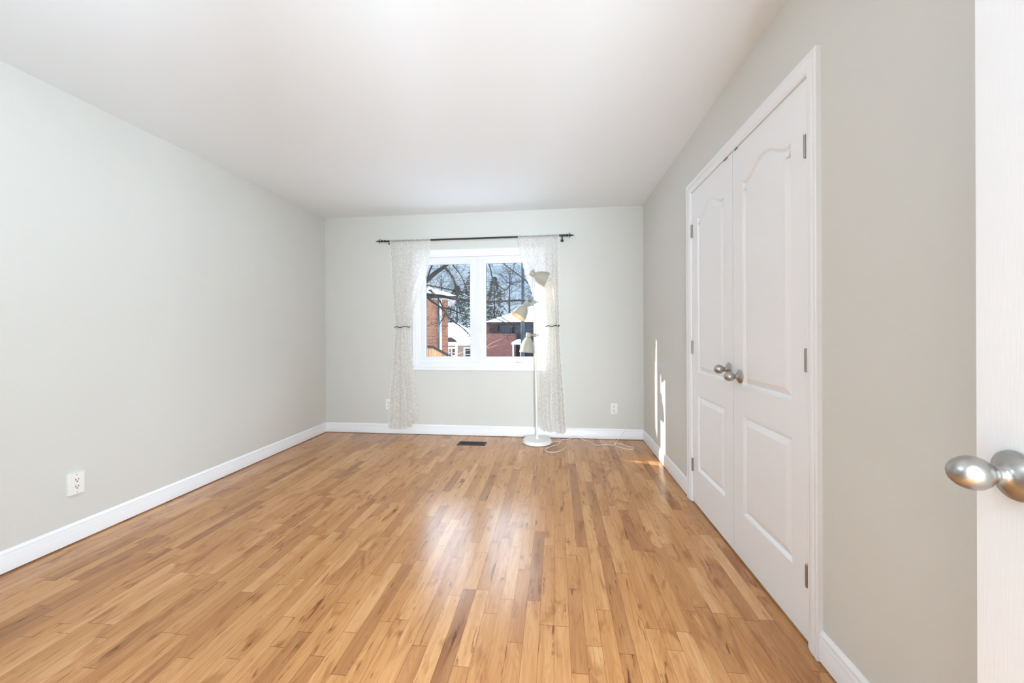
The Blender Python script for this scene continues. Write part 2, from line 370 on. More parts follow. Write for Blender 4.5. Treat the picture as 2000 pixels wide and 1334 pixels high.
wf = MB()
wf.box(HXA-.1, HXA, HYF, YF-.1, -.05, H).box(HXB, HXB+.1, HYF, YF-.1, -.05, .55).box(HXB, HXB+.1, HYF, YF-.1, 2.1, H).box(HXB, HXB+.1, HYF, -1.65, .55, 2.1).box(HXB, HXB+.1, -.40, YF-.1, .55, 2.1).box(HXA-.1, .06, HYF-.1, HYF, -.05, H).box(.98, HXB+.1, HYF-.1, HYF, -.05, H).box(.06, .98, HYF-.1, HYF, 2.06, H)
tag(wf.build('wall_hall', M['hall']), 'dark low bounce walls of the hall behind the entry doorway', 'wall', kind='structure')

# baseboards: (out from wall, height)
BP = [(0,.006),(.014,.006),(.014,.068),(.0125,.072),(.0135,.076),(.011,.082),(.0095,.090),(.0105,.094),(.009,.099),(.005,.104),(.0035,.109),(0,.109)]
def base(name, p0, p1, out, label, m0=0, m1=0):
    "m0 / m1: how far each end leans along the wall per unit of thickness (mitre)"
    t = (Vector(p1)-Vector(p0)).normalized(); o = Vector(out)
    b = MB(); b.sweep([p0, p1], [o+t*m0, o-t*m1], BP, (0,0,1))
    return tag(b.build(name, M['trim'], smooth=True), label, 'baseboard', kind='structure')
base('baseboard_left', (XL,YF,0), (XL,YB,0), (1,0,0), 'white moulded baseboard along the long blank wall', 1, 1)
base('baseboard_back', (XL,YB,0), (XR,YB,0), (0,-1,0), 'white moulded baseboard under the window', 1, 1)
base('baseboard_right', (XR,2.768,0), (XR,YB,0), (-1,0,0), 'short white baseboard between closet casing and far corner', 0, 1)
base('baseboard_near', (XR,YF,0), (XR,1.437,0), (-1,0,0), 'white baseboard on the near side of the closet', 1, 0)
base('baseboard_front', (XL,YF,0), (DX0-.06,YF,0), (0,1,0), 'white baseboard on the entry wall', 1, 0)

# casings: profile (outwards from opening, thickness)
CP = [(0,0),(0,.010),(.006,.013),(.010,.012),(.014,.015),(.040,.0185),(.046,.0165),(.050,.0185),(.060,.020),(.064,.017),(.064,0)]
def casing(name, path, outs, nrm, label, prof=CP):
    return tag(MB().sweep(path, outs, prof, nrm).build(name, M['trim'], smooth=True), label, 'door casing', kind='structure')
casing('trim_1', [(XR,CY0+.001,.001),(XR,CY0+.001,CZ-.001),(XR,CY1-.001,CZ-.001),(XR,CY1-.001,.001)], [(0,-1,0),(0,-1,1),(0,1,1),(0,1,0)], (-1,0,0), 'white moulded casing framing the double closet doors')
casing('trim_2', [(DX0,YF,.001),(DX0,YF,DZ),(DX1,YF,DZ),(DX1,YF,.001)], [(-1,0,0),(-1,0,1),(1,0,1),(1,0,0)], (0,1,0), 'white casing around the entry doorway')
MB_j = MB(); MB_j.box(XR+.0, XR+.1, CY0-.001, CY0+.0015, 0, CZ).box(XR+.0, XR+.1, CY1-.0015, CY1+.001, 0, CZ).box(XR, XR+.1, CY0, CY1, CZ-.0015, CZ+.001)
tag(MB_j.build('trim_3', M['trim']), 'thin white jamb lining inside the closet opening', 'door jamb', kind='structure')

# ------------------------------------------------------------------ panelled doors
def arch_loop(y0, y1, z0, z1, rise, n=44):
    "closed outline of a panel, optional ogee arch on top"
    pts = [(y0, z0), (y1, z0), (y1, z1)]
    if rise:
        for k in range(1, n):
            t = k/n; y = y1+(y0-y1)*t; u = 1-abs(2*t-1)      # 0 at the sides, 1 in the middle
            s = min(1, max(0, (u-.10)/.90)); z = z1 + rise*(.5-.5*math.cos(PI*s))
            pts.append((y, z))
    pts.append((y0, z1)); return pts
def offset(loop, d):
    n = len(loop); out = []
    for i in range(n):
        p0, p1, p2 = Vector(loop[i-1]), Vector(loop[i]), Vector(loop[(i+1)%n])
        a, b = (p1-p0).normalized(), (p2-p1).normalized()
        na, nb = Vector((-a.y, a.x)), Vector((-b.y, b.x)); k = na+nb; k = k/max(.3, k.dot(na)) if k.length > 1e-6 else na
        out.append(tuple(p1 + k*d))
    return out
def door_leaf(width, height, thick, panels, name, parent):
    "local frame: u along the width (0..width), z up, face towards -w; built on x=w, y=u"
    bm = bmesh.new()
    V = lambda u, z, w=0.0: bm.verts.new((w, u, z))
    def edges(loop): 
        vs = [V(*p) for p in loop]; return vs, [bm.edges.new((vs[i], vs[(i+1)%len(vs)])) for i in range(len(vs))]
    outer = [(0,0),(width,0),(width,height),(0,height)]
    ov, oe = edges(outer); alle = list(oe)
    for lp in panels:
        vs, es = edges(lp); alle += es
        prev = vs
        for d, w in ((.003,.0035),(.006,.003),(.011,.0110),(.0155,.0115),(.019,.0100),(.041,.0020),(.0435,.0015)):
            cur = [bm.verts.new((w, u, z)) for u, z in offset(lp, d)]
            for i in range(len(lp)): bm.faces.new((prev[i], prev[(i+1)%len(lp)], cur[(i+1)%len(lp)], cur[i]))
            prev = cur
        bm.faces.new(prev)
    bmesh.ops.triangle_fill(bm, use_beauty=True, edges=alle)
    bv = [bm.verts.new((thick, u, z)) for u, z in outer]
    for i in range(4): bm.faces.new((ov[i], bv[i], bv[(i+1)%4], ov[(i+1)%4]))
    bm.faces.new(bv)
    mb = MB.__new__(MB); mb.bm = bm
    o = mb.build(name, M['door'], parent); return o
def knob_parts(parent, loc, axis):
    mx = frame_mx(loc, axis)
    r = MB().lathe([(.0,0),(.0335,0),(.0345,.002),(.0335,.0045),(.030,.006),(.0265,.0095),(.018,.0135),(.0135,.0165),(.0125,.019)], mx, 40, True).build('rose', M['nickel'], parent, True)
    k = MB().lathe([(.0125,.019),(.0115,.024),(.0135,.026),(.0135,.0275),(.0110,.029),(.0120,.031),(.0165,.0335),(.0205,.038),(.0232,.0445),(.0238,.051),(.0225,.058),(.0190,.0655),(.0135,.0715),(.0070,.075),(0,.0762)], mx, 40, True).build('handle', M['nickel'], parent, True)
    return r, k
def hinge_mesh(h=.080, side=1):
    "knuckle on the leaf, dark plate turned into the gap (towards -side)"
    b = MB(); y = .0085*side; r = .0062
    b.lathe([(0,-h/2-.003),(r*.6,-h/2-.003),(r*.95,-h/2),(r,-h/2),(r,-h*.3),(r*.88,-h*.297),(r*.88,-h*.289),(r,-h*.286),(r,-.0015),(r*.88,-.001),(r*.88,.001),(r,.0015),(r,h/2),(r*.95,h/2),(r*.6,h/2+.003),(0,h/2+.003)], Matrix.Translation((-.004, y, 0)), 18)
    b.box(-.0035, .004, min(-.0035*side, y), max(-.0035*side, y), -h/2, h/2)
    return b
def closet_leaf(name, y0, y1, hinge_y, knob_y, sgn, label, knob_z, hz):
    t = empty(name, (XR-.002, y0, .010)); tag(t, label, 'closet door', kind='structure')
    w = y1-y0
    a, b2 = .103, w-.100
    up = arch_loop(a, b2, .868-.01, 1.862-.01, .062); lo = arch_loop(a, b2, .240-.01, .725-.01, 0)
    lf = door_leaf(w, 2.0425, .034, [up, lo], 'leaf', t)
    kb = empty('door_knob', (0, knob_y-y0, knob_z-.010)); kb.parent = t
    knob_parts(kb, (0,0,0), (-1,0,0))
    for z in hz:
        h = hinge_mesh(.080, sgn).build('hinge', M['hinge'], t, True); h.location = (0, hinge_y-y0, z-.010)
    return t
YM = 2.1015
closet_leaf('door_1', 1.5035, YM-.0022, 1.5035, 2.028, 1, 'near white closet door leaf with arched raised panels and nickel knob', .912, (1.806, 1.031, .249))
closet_leaf('door_2', YM+.0022, 2.6995, 2.6995, 2.150, -1, 'far white closet door leaf with arched raised panels, beside the window wall', .936, (1.800, 1.029, .249))
# ball catches on the head of the opening
ct = MB(); ct.box(XR-.006, XR+.02, 2.045, 2.072, CZ-.0075, CZ-.0018).box(XR-.006, XR+.02, 2.155, 2.195, CZ-.0075, CZ-.0018)
tag(ct.build('trim_4', M['hinge']), 'two small dark ball catches above the closet doors', 'door catch', kind='structure')

# room door, open, at the right of the camera
DW = .76; ang = -.13
dd = Vector((math.sin(.13), math.cos(.13), 0)); edge = Vector((.643, .672, 0)); hp = edge - dd*DW
rd = empty('door_3', (hp.x, hp.y, .010), ang); tag(rd, 'white entry door standing open beside the camera with nickel knob', 'door', kind='structure')
door_leaf(DW, 2.03, .035, [arch_loop(.115, DW-.115, 1.0, 1.85, .05), arch_loop(.115, DW-.115, .24, .82, 0)], 'leaf', rd)
kb = empty('door_knob', (0, DW-.060, .928)); kb.parent = rd; knob_parts(kb, (0,0,0), (-1,0,0))
for z in (.24, 1.02, 1.80):
    h = hinge_mesh(.09, 1).build('hinge', M['hinge'], rd, True); h.location = (-.004, -.005, z)

# ------------------------------------------------------------------ window
win = empty('window_1', (0,0,0)); tag(win, 'white two pane casement window looking out on snowy houses', 'window', kind='structure')
WCP = [(0,0),(0,.012),(.007,.014),(.012,.012),(.018,.015),(.046,.018),(.051,.0165),(.056,.019),(.062,.019),(.066,.015),(.066,0)]
x0, x1, z0, z1 = WX0, WX1, WZ0, WZ1
cs = MB(); cs.sweep([(x0,YB,z0),(x0,YB,z1),(x1,YB,z1),(x1,YB,z0),(x0,YB,z0)], [(-1,0,-1.18),(-1,0,1),(1,0,1),(1,0,-1.18),(-1,0,-1.18)], WCP, (0,-1,0))
cs.build('casing', M['trim'], win, True)
jm = MB(); e_ = .004
jm.box(x0-.001, x0+.012, YB-.008, YB+.099, z0, z1, .001).box(x1-.012, x1+.001, YB-.008, YB+.099, z0, z1, .001).box(x0, x1, YB-.008, YB+.099, z1-.012, z1+.001, .001).box(x0, x1, YB-.010, YB+.099, z0-.001, z0+.010, .001)
jm.build('jamb_lining', M['trim'], win)
XC0, XC1 = -.892, -.786
mu = MB(); mu.box(XC0, XC1, YB+.024, YB+.095, z0+.01, z1-.012, .001)
for k, (a, b2) in enumerate(((.012,.034),(.040,.058),(.064,.094))): mu.box(XC0+a, XC0+b2, YB+.014+(k%2)*.004, YB+.03, z0+.012, z1-.014, .0015)
mu.build('mullion', M['vinyl'], win)
def sash(xa, xb, ga, gb, y0=YB+.030):
    zA, zB, gz0, gz1 = z0+.010, z1-.012, .857, 1.890
    s = MB()
    s.box(xa, ga, y0, y0+.05, zA, zB, .002).box(gb, xb, y0, y0+.05, zA, zB, .002).box(ga-.001, gb+.001, y0, y0+.05, zA, gz0, .002).box(ga-.001, gb+.001, y0, y0+.05, gz1, zB, .002)
    # glazing bead, stepped back
    for q in ((ga-.001, ga+.005, gz0, gz1), (gb-.005, gb+.001, gz0, gz1)): s.box(q[0], q[1], y0+.012, y0+.036, q[2], q[3])
    for q in ((gz0-.001, gz0+.005), (gz1-.005, gz1+.001)): s.box(ga, gb, y0+.012, y0+.036, q[0], q[1])
    # raised step around the bead
    for q in ((ga-.016, ga-.010, gz0-.016, gz1+.016), (gb+.010, gb+.016, gz0-.016, gz1+.016)): s.box(q[0], q[1], y0-.003, y0+.003, q[2], q[3])
    for q in ((gz0-.016, gz0-.010), (gz1+.010, gz1+.016)): s.box(ga-.010, gb+.010, y0-.003, y0+.003, q[0], q[1])
    o = s.build('sash', M['vinyl'], win)
    MB().box(ga+.0045, gb-.0045, y0+.022, y0+.026, gz0+.0045, gz1-.0045).build('pane', M['glass'], o)
    g = MB()
    for q in ((ga+.0045, ga+.0085), (gb-.0085, gb-.0045)): g.box(q[0], q[1], y0+.018, y0+.0215, gz0+.005, gz1-.005)
    for q in ((gz0+.0045, gz0+.0075), (gz1-.0075, gz1-.0045)): g.box(ga+.0085, gb-.0085, y0+.018, y0+.0215, q[0], q[1])
    g.build('gasket', M['dark'], o)
    return o
sash(x0+.012, XC0, -1.448, -.935); s2 = sash(XC1, x1-.012, -.766, -.236)
ch = MB(); ch.box(-.445, -.365, YB+.006, YB+.028, .806, .828, .003).tube([(-.43,YB+.004,.815),(-.40,YB-.004,.812),(-.375,YB-.006,.806),(-.345,YB-.004,.805)], [.006,.0055,.005,.006], 10)
ch.build('crank_handle', M['plastic'], win, True)
lt = MB(); lt.box(-.835, -.812, YB+.004, YB+.016, .955, 1.035, .002).tube([(-.823,YB-.002,1.0),(-.823,YB-.004,.985),(-.822,YB-.002,.965)], [.004,.004,.005], 8)
lt.build('sash_lock', M['plastic'], win, True)
# unseen head trim added outside, sized to clip the top of the sun patch
MB().box(x0-.1, x1+.1, YB+.1, YB+.195, 1.915, 2.01).build('added_sun_stop', M['white_ext'], win)

# ------------------------------------------------------------------ curtain rod
RY, RZ = YB-.090, 2.135
rod = empty('curtain_rod', (-.887, RY, RZ)); tag(rod, 'thin black iron curtain rod with arrow shaped finials above the window', 'curtain rod')
def rl(p): return (p[0]+.887, p[1]-RY, p[2]-RZ)
MB().tube([(-.985,0,-.003),(.985,0,.001)], .0095, 14).build('pole', M['black'], rod, True)
def finial(sx):
    m = frame_mx((sx*.975, 0, 0), (sx,0,0))
    b = MB().lathe([(.0075,-.01),(.012,-.006),(.0125,.004),(.008,.008),(.0065,.014),(.0085,.018),(.0135,.028),(.0130,.040),(.0075,.048),(.0055,.053),(.0055,.060),(.0065,.062),(.0055,.072),(.0095,.078),(.0060,.088),(.0025,.106),(0,.110)], m, 18)
    for k in range(4):
        a = k*PI/2+PI/4*0
        dy, dz = math.cos(a), math.sin(a)
        b.tube([(sx*(.975+.066),0,0), (sx*(.975+.064), dy*.012, dz*.012), (sx*(.975+.056), dy*.021, dz*.021), (sx*(.975+.050), dy*.024, dz*.024)], [.005,.0048,.0035,.0012], 8)
    return b.build('finial', M['black'], rod, True)
finial(1); finial(-1)
for bx in (-.925, .958):
    b = MB(); b.tube([(bx,-.001,-.012),(bx,.02,-.030),(bx,.085,-.034)], .005, 8).lathe([(.0,0),(.017,0),(.017,.004),(0,.005)], frame_mx((bx,.0895,-.034),(0,-1,0)), 16).lathe([(.0065,-.036),(.0075,-.034),(.0075,-.002),(.004,0)], frame_mx((bx,-.002,-.004),(0,0,1)), 12)
    b.tube([(bx+.010*math.cos(t), 0, 0) if False else (bx, -.0105*math.cos(t), .0105*math.sin(t)) for t in [k*PI/8-PI/2 for k in range(9)]], .0028, 6)
    b.build('bracket', M['black'], rod, True)

# ------------------------------------------------------------------ lace curtains
def interp(tbl, z):
    tbl = sorted(tbl, reverse=True)
    if z >= tbl[0][0]: return tbl[0][1]
    for (za, a), (zb, b) in zip(tbl, tbl[1:]):
        if z >= zb:
            t = (za-z)/(za-zb); t = t*t*(3-2*t)*.5+t*.5; return a+(b-a)*t
    return tbl[-1][1]
def curtain(name, left, right, seed, nfold, label, hem, bunch, group):
    rnd = random.Random(seed); ph = [rnd.uniform(0, 6.28) for _ in range(8)]
    NU, NV = 150, 200; zt = RZ+.012
    root = empty(name, (0,0,0)); tag(root, label, 'curtain')
    bm = bmesh.new(); uvl = bm.loops.layers.uv.new('UVMap'); grid = []
    for j in range(NV+1):
        v = j/NV; row = []
        for i in range(NU+1):
            u = i/NU
            zb = hem(u); z = zt+(zb-zt)*v
            L, R = interp(left, z), interp(right, z); w = R-L
            cu = u + .018*math.sin(2*PI*2*u+ph[0]) + .012*math.sin(2*PI*5*u+ph[1]+v*1.5)*math.sin(PI*u)
            x = L+w*cu
            tight = max(0, 1-abs(z-1.19)/.55)
            amp = (.009 + .022*min(1, v*3))*(.55+.45*math.sin(3*u*PI+ph[2]))
            y = YB-.078 + (.012*min(1, v*8)) + amp*math.sin(2*PI*nfold*u+ph[3]+.8*math.sin(v*3+ph[4])) + .5*amp*math.sin(2*PI*nfold*1.9*u+ph[5]) + tight*.012*math.sin(PI*u)*-1
            if z > RZ-.035: y = (RY-.0105) + (y-(RY-.0105))*min(1, max(0, (RZ-.035-z))/.02) + .0022*math.sin(2*PI*26*u+ph[6])
            else:
                k = min(1, (RZ-.035-z)/.25); y = (RY-.008)*(1-k)+y*k + .003*(1-k)*math.sin(2*PI*26*u+ph[6])
            x += w*(.070*math.sin(2*PI*nfold*u+ph[7]+v) + .02*math.sin(2*PI*nfold*2.3*u+ph[2]))*min(1, v*5)*math.sin(PI*u)**.5 if 0 < u < 1 else 0
            # scallops on both free edges and on the hem
            sca = .010*abs(math.sin(v*PI*34))
            if i == 0: x -= sca
            if i == NU: x += sca
            if j == NV: z -= .009*abs(math.sin(u*PI*9))
            y = min(y, YB-.024 if z > .68 and z < 2.06 else YB-.018)
            row.append(bm.verts.new((x, y, z)))
        grid.append(row)
    LW, LH = 1.0, 2.0
    for j in range(NV):
        for i in range(NU):
            f = bm.faces.new((grid[j][i], grid[j+1][i], grid[j+1][i+1], grid[j][i+1])); f.smooth = True
            for lp, (uu, vv) in zip(f.loops, ((i, j), (i, j+1), (i+1, j+1), (i+1, j))): lp[uvl].uv = (uu/NU*LW, -vv/NV*LH)
    me = bpy.data.meshes.new('sheer_panel'); bm.to_mesh(me)
    # border cord that follows the scallops
    brd = MB()
    sidel = [g[0].co.copy() for g in grid]; sider = [g[-1].co.copy() for g in grid]; hemv = [v_.co.copy() for v_ in grid[-1]]
    bm.free(); me.materials.append(M['lace']); o = bpy.data.objects.new('sheer_panel', me); C.link(o); o.parent = root
    for ln in (sidel, sider, hemv): brd.tube([(p.x, p.y-.001, p.z) for p in ln], .0022, 5)
    brd.build('scalloped_border', M['lace_edge'], root, True)
    return root
hem_l = lambda u: .078 if u < .52 else (.078+.028*min(1, (u-.52)/.05) if u < .74 else .106+.028*min(1, (u-.74)/.1))
curtain('curtain', [(2.147,-1.800),(1.75,-1.795),(1.45,-1.775),(1.20,-1.750),(.85,-1.780),(.39,-1.818),(.08,-1.838)],
        [(2.147,-1.362),(1.95,-1.372),(1.80,-1.405),(1.58,-1.492),(1.36,-1.555),(1.20,-1.600),(1.0,-1.590),(.68,-1.556),(.34,-1.515),(.10,-1.497)],
        3, 7, 'white sheer lace curtain tied back on the window side farthest from the closet', hem_l, 0, None)
hem_r = lambda u: .105-.020*min(1, u/.3)+ (.0 if u < .5 else -.012*min(1,(u-.5)/.2))
curtain('curtain', [(2.147,-.385),(1.94,-.365),(1.75,-.318),(1.55,-.245),(1.36,-.160),(1.19,-.094),(1.02,-.112),(.85,-.130),(.60,-.160),(.36,-.183),(.22,-.185),(.10,-.160)],
        [(2.147,.026),(1.6,.026),(1.19,.028),(.9,.040),(.69,.058),(.35,.078),(.08,.093)],
        11, 6, 'white sheer lace curtain hanging behind the floor lamp', hem_r, 0, None)
def tieback(xa, xb, label):
    n = 60; cx, cy = (xa+xb)/2, YB-.066; rx, ry = (xb-xa)/2, .040; pts = []
    for k in range(n+1):
        t = 2*PI*k/n; pts.append((rx*math.cos(t), ry*math.sin(t), .0052*math.sin(t*5+.6)+.002*math.cos(t)))
    o = MB().tube(pts, .0042, 8).build('curtain_tieback', M['black'], None, True); o.location = (cx, cy, 1.192)
    tag(o, label, 'curtain tie')
tieback(-1.762, -1.590, 'thin wavy black cord tied around the lace curtain nearer the blank wall')
tieback(-.104, .036, 'thin wavy black cord tied around the lace curtain behind the lamp')

# ------------------------------------------------------------------ floor lamp
LX, LY = -.195, 3.955
lamp = empty('floor_lamp', (LX, LY, 0)); tag(lamp, 'cream floor lamp with three adjustable bell shades on one pole', 'floor lamp')
MB().lathe([(0,.002),(.146,.002),(.150,.006),(.149,.012),(.142,.034),(.138,.038),(.022,.041),(.016,.046),(.0135,.058),(0,.058)], None, 64).build('base', M['lamp'], lamp, True)
ptop = Vector((-.026, 0, 1.705))
def on_pole(z): return Vector((ptop.x*(z/ptop.z), 0, z))
MB().tube([on_pole(.05), on_pole(.35), on_pole(.90), on_pole(1.10)], .0115, 18).tube([on_pole(1.09), on_pole(1.5), on_pole(1.70)], .0095, 18).lathe([(.0115,0),(.0135,.002),(.0135,.014),(.0105,.018)], frame_mx(on_pole(1.085), (0,0,1)), 18).build('pole', M['lamp'], lamp, True)
def head(neck, rim, scale, arm_z, lit, arm=True):
    "neck and rim centre given from the lamp's base point"
    neck, rim = Vector(neck), Vector(rim); ax = (rim-neck); L = ax.length; ax.normalize()
    mx = frame_mx(neck, ax)
    R = .0775*scale
    out = [(.030,.060-.060),(.032,.004),(.0345,.010),(.043,.020),(.054,.036),(.063,.058),(.069,.085),(.0735,.112),(R,L)]
    out = [(r, z*L/.135 if z != L else L) for r, z in out]
    inn = [(r-.0022, z+ (.0018 if i == 0 else 0)) for i, (r, z) in enumerate(out)][::-1]
    sh = MB(); sh.lathe(out+inn, mx, 48, cap=False)
    sh.lathe([(.0,.0022),(.030,.0022),(.030,0),(0,0)], mx, 48)
    s = sh.build('lamp_shade', M['shade'], lamp, True)
    # socket cup behind the shade
    MB().lathe([(0,-.052),(.021,-.052),(.0255,-.048),(.0265,-.040),(.0265,-.010),(.0215,-.006),(.0215,-.001)], mx, 28).build('socket_cup', M['shade'], s, True)
    MB().lathe([(.0,.004),(.012,.006),(.014,.02),(.013,.030),(.022,.048),(.025,.062),(.022,.076),(.012,.086),(0,.089)], mx, 20).build('bulb', M['bulb'] if lit else M['plastic'], s, True)
    if lit:
        ld = bpy.data.lights.new('bulb_glow', 'POINT'); ld.energy = lit; ld.color = (1,.66,.30); ld.shadow_soft_size = .02
        lo = bpy.data.objects.new('bulb_glow', ld); C.link(lo); lo.parent = lamp; lo.location = mx @ Vector((0,0,.100))
    cup = mx @ Vector((0,0,-.028)); pp = on_pole(arm_z)
    if arm:
        a = MB(); a.tube([cup+(pp-cup).normalized()*.018, pp], .0078, 12).lathe([(.0,-.018),(.0135,-.018),(.0145,-.014),(.0145,.014),(.0135,.018),(0,.018)], frame_mx(pp, (0,0,1)), 18)
        a.build('arm', M['shade'], lamp, True)
        MB().lathe([(.004,0),(.004,.010),(.0085,.012),(.0085,.022),(.006,.025),(0,.025)], frame_mx(pp+Vector((.0125,0,.0)), (1,0,0.05)), 14).build('clamp_knob', M['hinge'], lamp, True)
def rel(px, py, dy=0.0):
    p = at(px, py, LY+dy); return (p.x-LX, p.y-LY, p.z)
# top head turned to the closet side
head(rel(1044.5,537.0,-.02), rel(1068.5,547,-.014), 1.0, 1.700, .16, arm=False)
tp = MB(); tp.tube([on_pole(1.69), Vector(rel(1040.5,535,-.005))], .0098, 14); tp.build('swivel_joint', M['lamp'], lamp, True)
MB().lathe([(.0,-.012),(.006,-.012),(.006,0),(.009,0),(.010,.010),(.006,.014),(0,.014)], frame_mx(Vector(rel(1042,529,-.02)), (.25,0,1)), 12).build('clamp_knob', M['hinge'], lamp, True)
head(rel(1026.0,597.5,-.03), rel(1012.3,619.0,-.075), 1.0, 1.437, .30)
head(rel(1031.5,660.0,-.035), rel(1029.0,688.5,-.045), 1.0, 1.098, .3)
# cable looping beside the pole
def loop(pz0, pz1, bulge, fwd=-.012, n=18):
    a, b = on_pole(pz0), on_pole(pz1); pts = []
    for k in range(n+1):
        t = k/n; p = a.lerp(b, t); s = math.sin(PI*t); pts.append(Vector((p.x+.0105+bulge*s, fwd*s, p.z)))
    return pts
cb = MB(); cb.tube(loop(1.60,1.50,.030), .0022, 6).tube(loop(1.40,1.17,.030), .0022, 6).tube(loop(1.06,.78,.068), .0022, 6)
cb.build('shade_cable', M['cord'], lamp, True)
fc = [(1074,868,.004),(1082,862,.003),(1093,863,.003),(1103,869,.003),(1105,873,.003),(1098,879,.003),(1085,883,.003),(1072,883,.003),(1065,881,.003),(1066,877,.003),(1077,872,.003),(1090,868,.003),(1094,862,.004),(1098,859,.012),(1108,858,.004),(1118,855,.03),(1130,854,.035),(1140,859,.008),(1150,863,.003),(1160,868,.003),(1168,870,.003),(1182,868,.003),(1197,870,.003),(1203,866,.008),(1212,867,.003),(1225,871,.003),(1236,874,.003),(1237,877,.003),(1230,878,.003),(1215,875,.003),(1201,869,.004)]
def fpt(px, py, z):
    d = _F + _R*((px-1000)/FPX) - _U*((py-CY)/FPX); p = CAM + d*((z-HC)/d.z)
    p.y = min(p.y, YB-.022); return p
pts = [fpt(*q) for q in fc]
pts += [Vector((.660, YB-.030, .030)), Vector((.700, YB-.024, .085)), Vector((.712, YB-.016, .135)), Vector((.685, YB-.020, .205)), Vector((.640, YB-.028, .270)), Vector((.618, YB-.034, .288))]
def smooth_path(p, n=5):
    out = []
    for i in range(len(p)-1):
        a, b, c, d = p[max(i-1,0)], p[i], p[i+1], p[min(i+2,len(p)-1)]
        for k in range(n):
            t = k/n; out.append(.5*((2*b)+(c-a)*t+(2*a-5*b+4*c-d)*t*t+(3*b-a-3*c+d)*t*t*t))
    out.append(p[-1]); return out
pc = MB().tube([Vector((q.x-LX, q.y-LY, max(q.z, .0032))) for q in smooth_path(pts)], .0028, 8).build('power_cord', M['cord'], lamp, True)
pc['label'] = 'long white cord looped on the floor'
MB().box(.598-LX, .624-LX, YB-.040-LY, YB-.008-LY, .276, .302, .004).build('plug', M['plastic'], lamp)

# ------------------------------------------------------------------ wall outlets
def outlet(loc, rz, decora, label, thick=.006):
    o = empty('wall_outlet', loc, rz); tag(o, label, 'outlet')
    MB().box(-.035, .035, -thick, 0, -.0575, .0575, .002).build('cover_plate', M['plastic'], o)
    f = -thick-.0026
    for z in (-.0185, .0185):
        if decora: rc = MB().box(-.0165, .0165, -thick-.0015, -thick+.001, min(z*1.78, 0)+.0002, max(z*1.78, 0)-.0002, .0006).build('receptacle', M['plastic'], o)
        else: rc = MB().lathe([(0,0),(.0168,0),(.0172,.0015),(.0168,.003),(0,.003)], frame_mx((0,-thick+.001,z), (0,-1,0)), 24).build('receptacle', M['plastic'], o)
        sl = MB(); sl.box(-.0080, -.0050, f, f+.002, z-.001, z+.0085).box(.005, .0075, f, f+.002, z, z+.0075)
        sl.lathe([(0,0),(.0030,0),(.0030,.002),(0,.002)], frame_mx((0,f+.002,z-.0075), (0,-1,0)), 12)
        sl.build('slots', M['slot'], rc)
    for z in (-.048, .048) if decora else (0,): MB().lathe([(0,0),(.0024,0),(.0024,.0015),(0,.0015)], frame_mx((0,-thick+.0005,z), (0,-1,0)), 10).build('screw', M['hinge'], o)
    return o
outlet((XL, 1.829, .322), PI/2, True, 'white wall outlet on the long blank wall', .016)
outlet((.604, YB, .321), 0, False, 'white wall outlet with the lamp cord plugged in')
outlet((-1.865, YB, .327), 0, False, 'white wall outlet half hidden behind the lace curtain')

# ------------------------------------------------------------------ floor register
vx0, vx1, vy0, vy1 = -.995, -.708, 3.792, 3.918
vt = empty('floor_vent', (0,0,0)); tag(vt, 'dark brown slatted floor register under the window', 'vent')
vt.location = ((vx0+vx1)/2, (vy0+vy1)/2, 0); hw, hd = (vx1-vx0)/2, (vy1-vy0)/2
fr = MB(); fr.box(-hw, hw, -hd, -hd+.014, 0, .004, .0015).box(-hw, hw, hd-.014, hd, 0, .004, .0015).box(-hw, -hw+.014, -hd, hd, 0, .004, .0015).box(hw-.014, hw, -hd, hd, 0, .004, .0015)
fr.build('frame', M['vent'], vt)
sb = MB()
for k in range(19):
    x = -hw+.024+k*(2*hw-.048)/18; sb.prism([(x-.0045,-hd+.012,.0005),(x+.0005,-hd+.012,.0030),(x+.0012,-hd+.012,.0030),(x-.0035,-hd+.012,.0005)], (0,2*hd-.024,0))
sb.box(-hw+.01, hw-.01, -.002, .002, .001, .0032)
sb.build('louvre_slats', M['vent'], vt)
MB().box(-hw+.012, hw-.012, -hd+.012, hd-.012, .0001, .0005).build('duct_shade_sheet', M['dark'], vt)  # near-black sheet painted as the shade inside the duct

# ------------------------------------------------------------------ unseen fill lights added behind the camera, shaped as globe, door and window
def pendant(x, y, z, r, label):
    o = empty('added_fill_globe', (x, y, H)); tag(o, label, 'added fill light')
    MB().lathe([(0,0),(.06,0),(.06,-.018),(.05,-.024),(0,-.024)], None, 32).build('canopy', M['nickel'], o, True)
    MB().tube([(0,0,-.02),(0,0,z-H+r*.9)], .005, 8).build('stem', M['nickel'], o, True)
    n = 18; MB().lathe([(r*math.sin(PI*k/n), z-H+r*math.cos(PI*k/n)) for k in range(n+1)], None, 40, False).build('globe', emis('fill_globe_glow', FILL_TINT, FILL_ROOM), o, True)  # unseen globe added to brighten the room
pendant(-1.60, .40, 2.10, .13, 'unseen white globe added as fill light over the near end of the room')
HGX = .52
gd = empty('added_hall_door', (HGX, HYF-.1, 0)); tag(gd, 'unseen glazed hall door added to carry a fill light', 'door', kind='structure')
MB().box(-.46, -.36, .03, .07, 0, 2.06).box(.36, .46, .03, .07, 0, 2.06).box(-.36, .36, .03, .07, 0, .14).box(-.36, .36, .03, .07, 1.96, 2.06).build('frame', M['door'], gd)
MB().box(-.36, .36, .048, .052, .14, 1.96).build('pane', M['glass'], gd)
ld = bpy.data.lights.new('hall_end_fill', 'AREA'); ld.shape = 'RECTANGLE'; ld.size = .8; ld.size_y = 2.0; ld.energy = FILL_HALL; ld.color = FILL_TINT  # fill light added behind an unseen glazed door
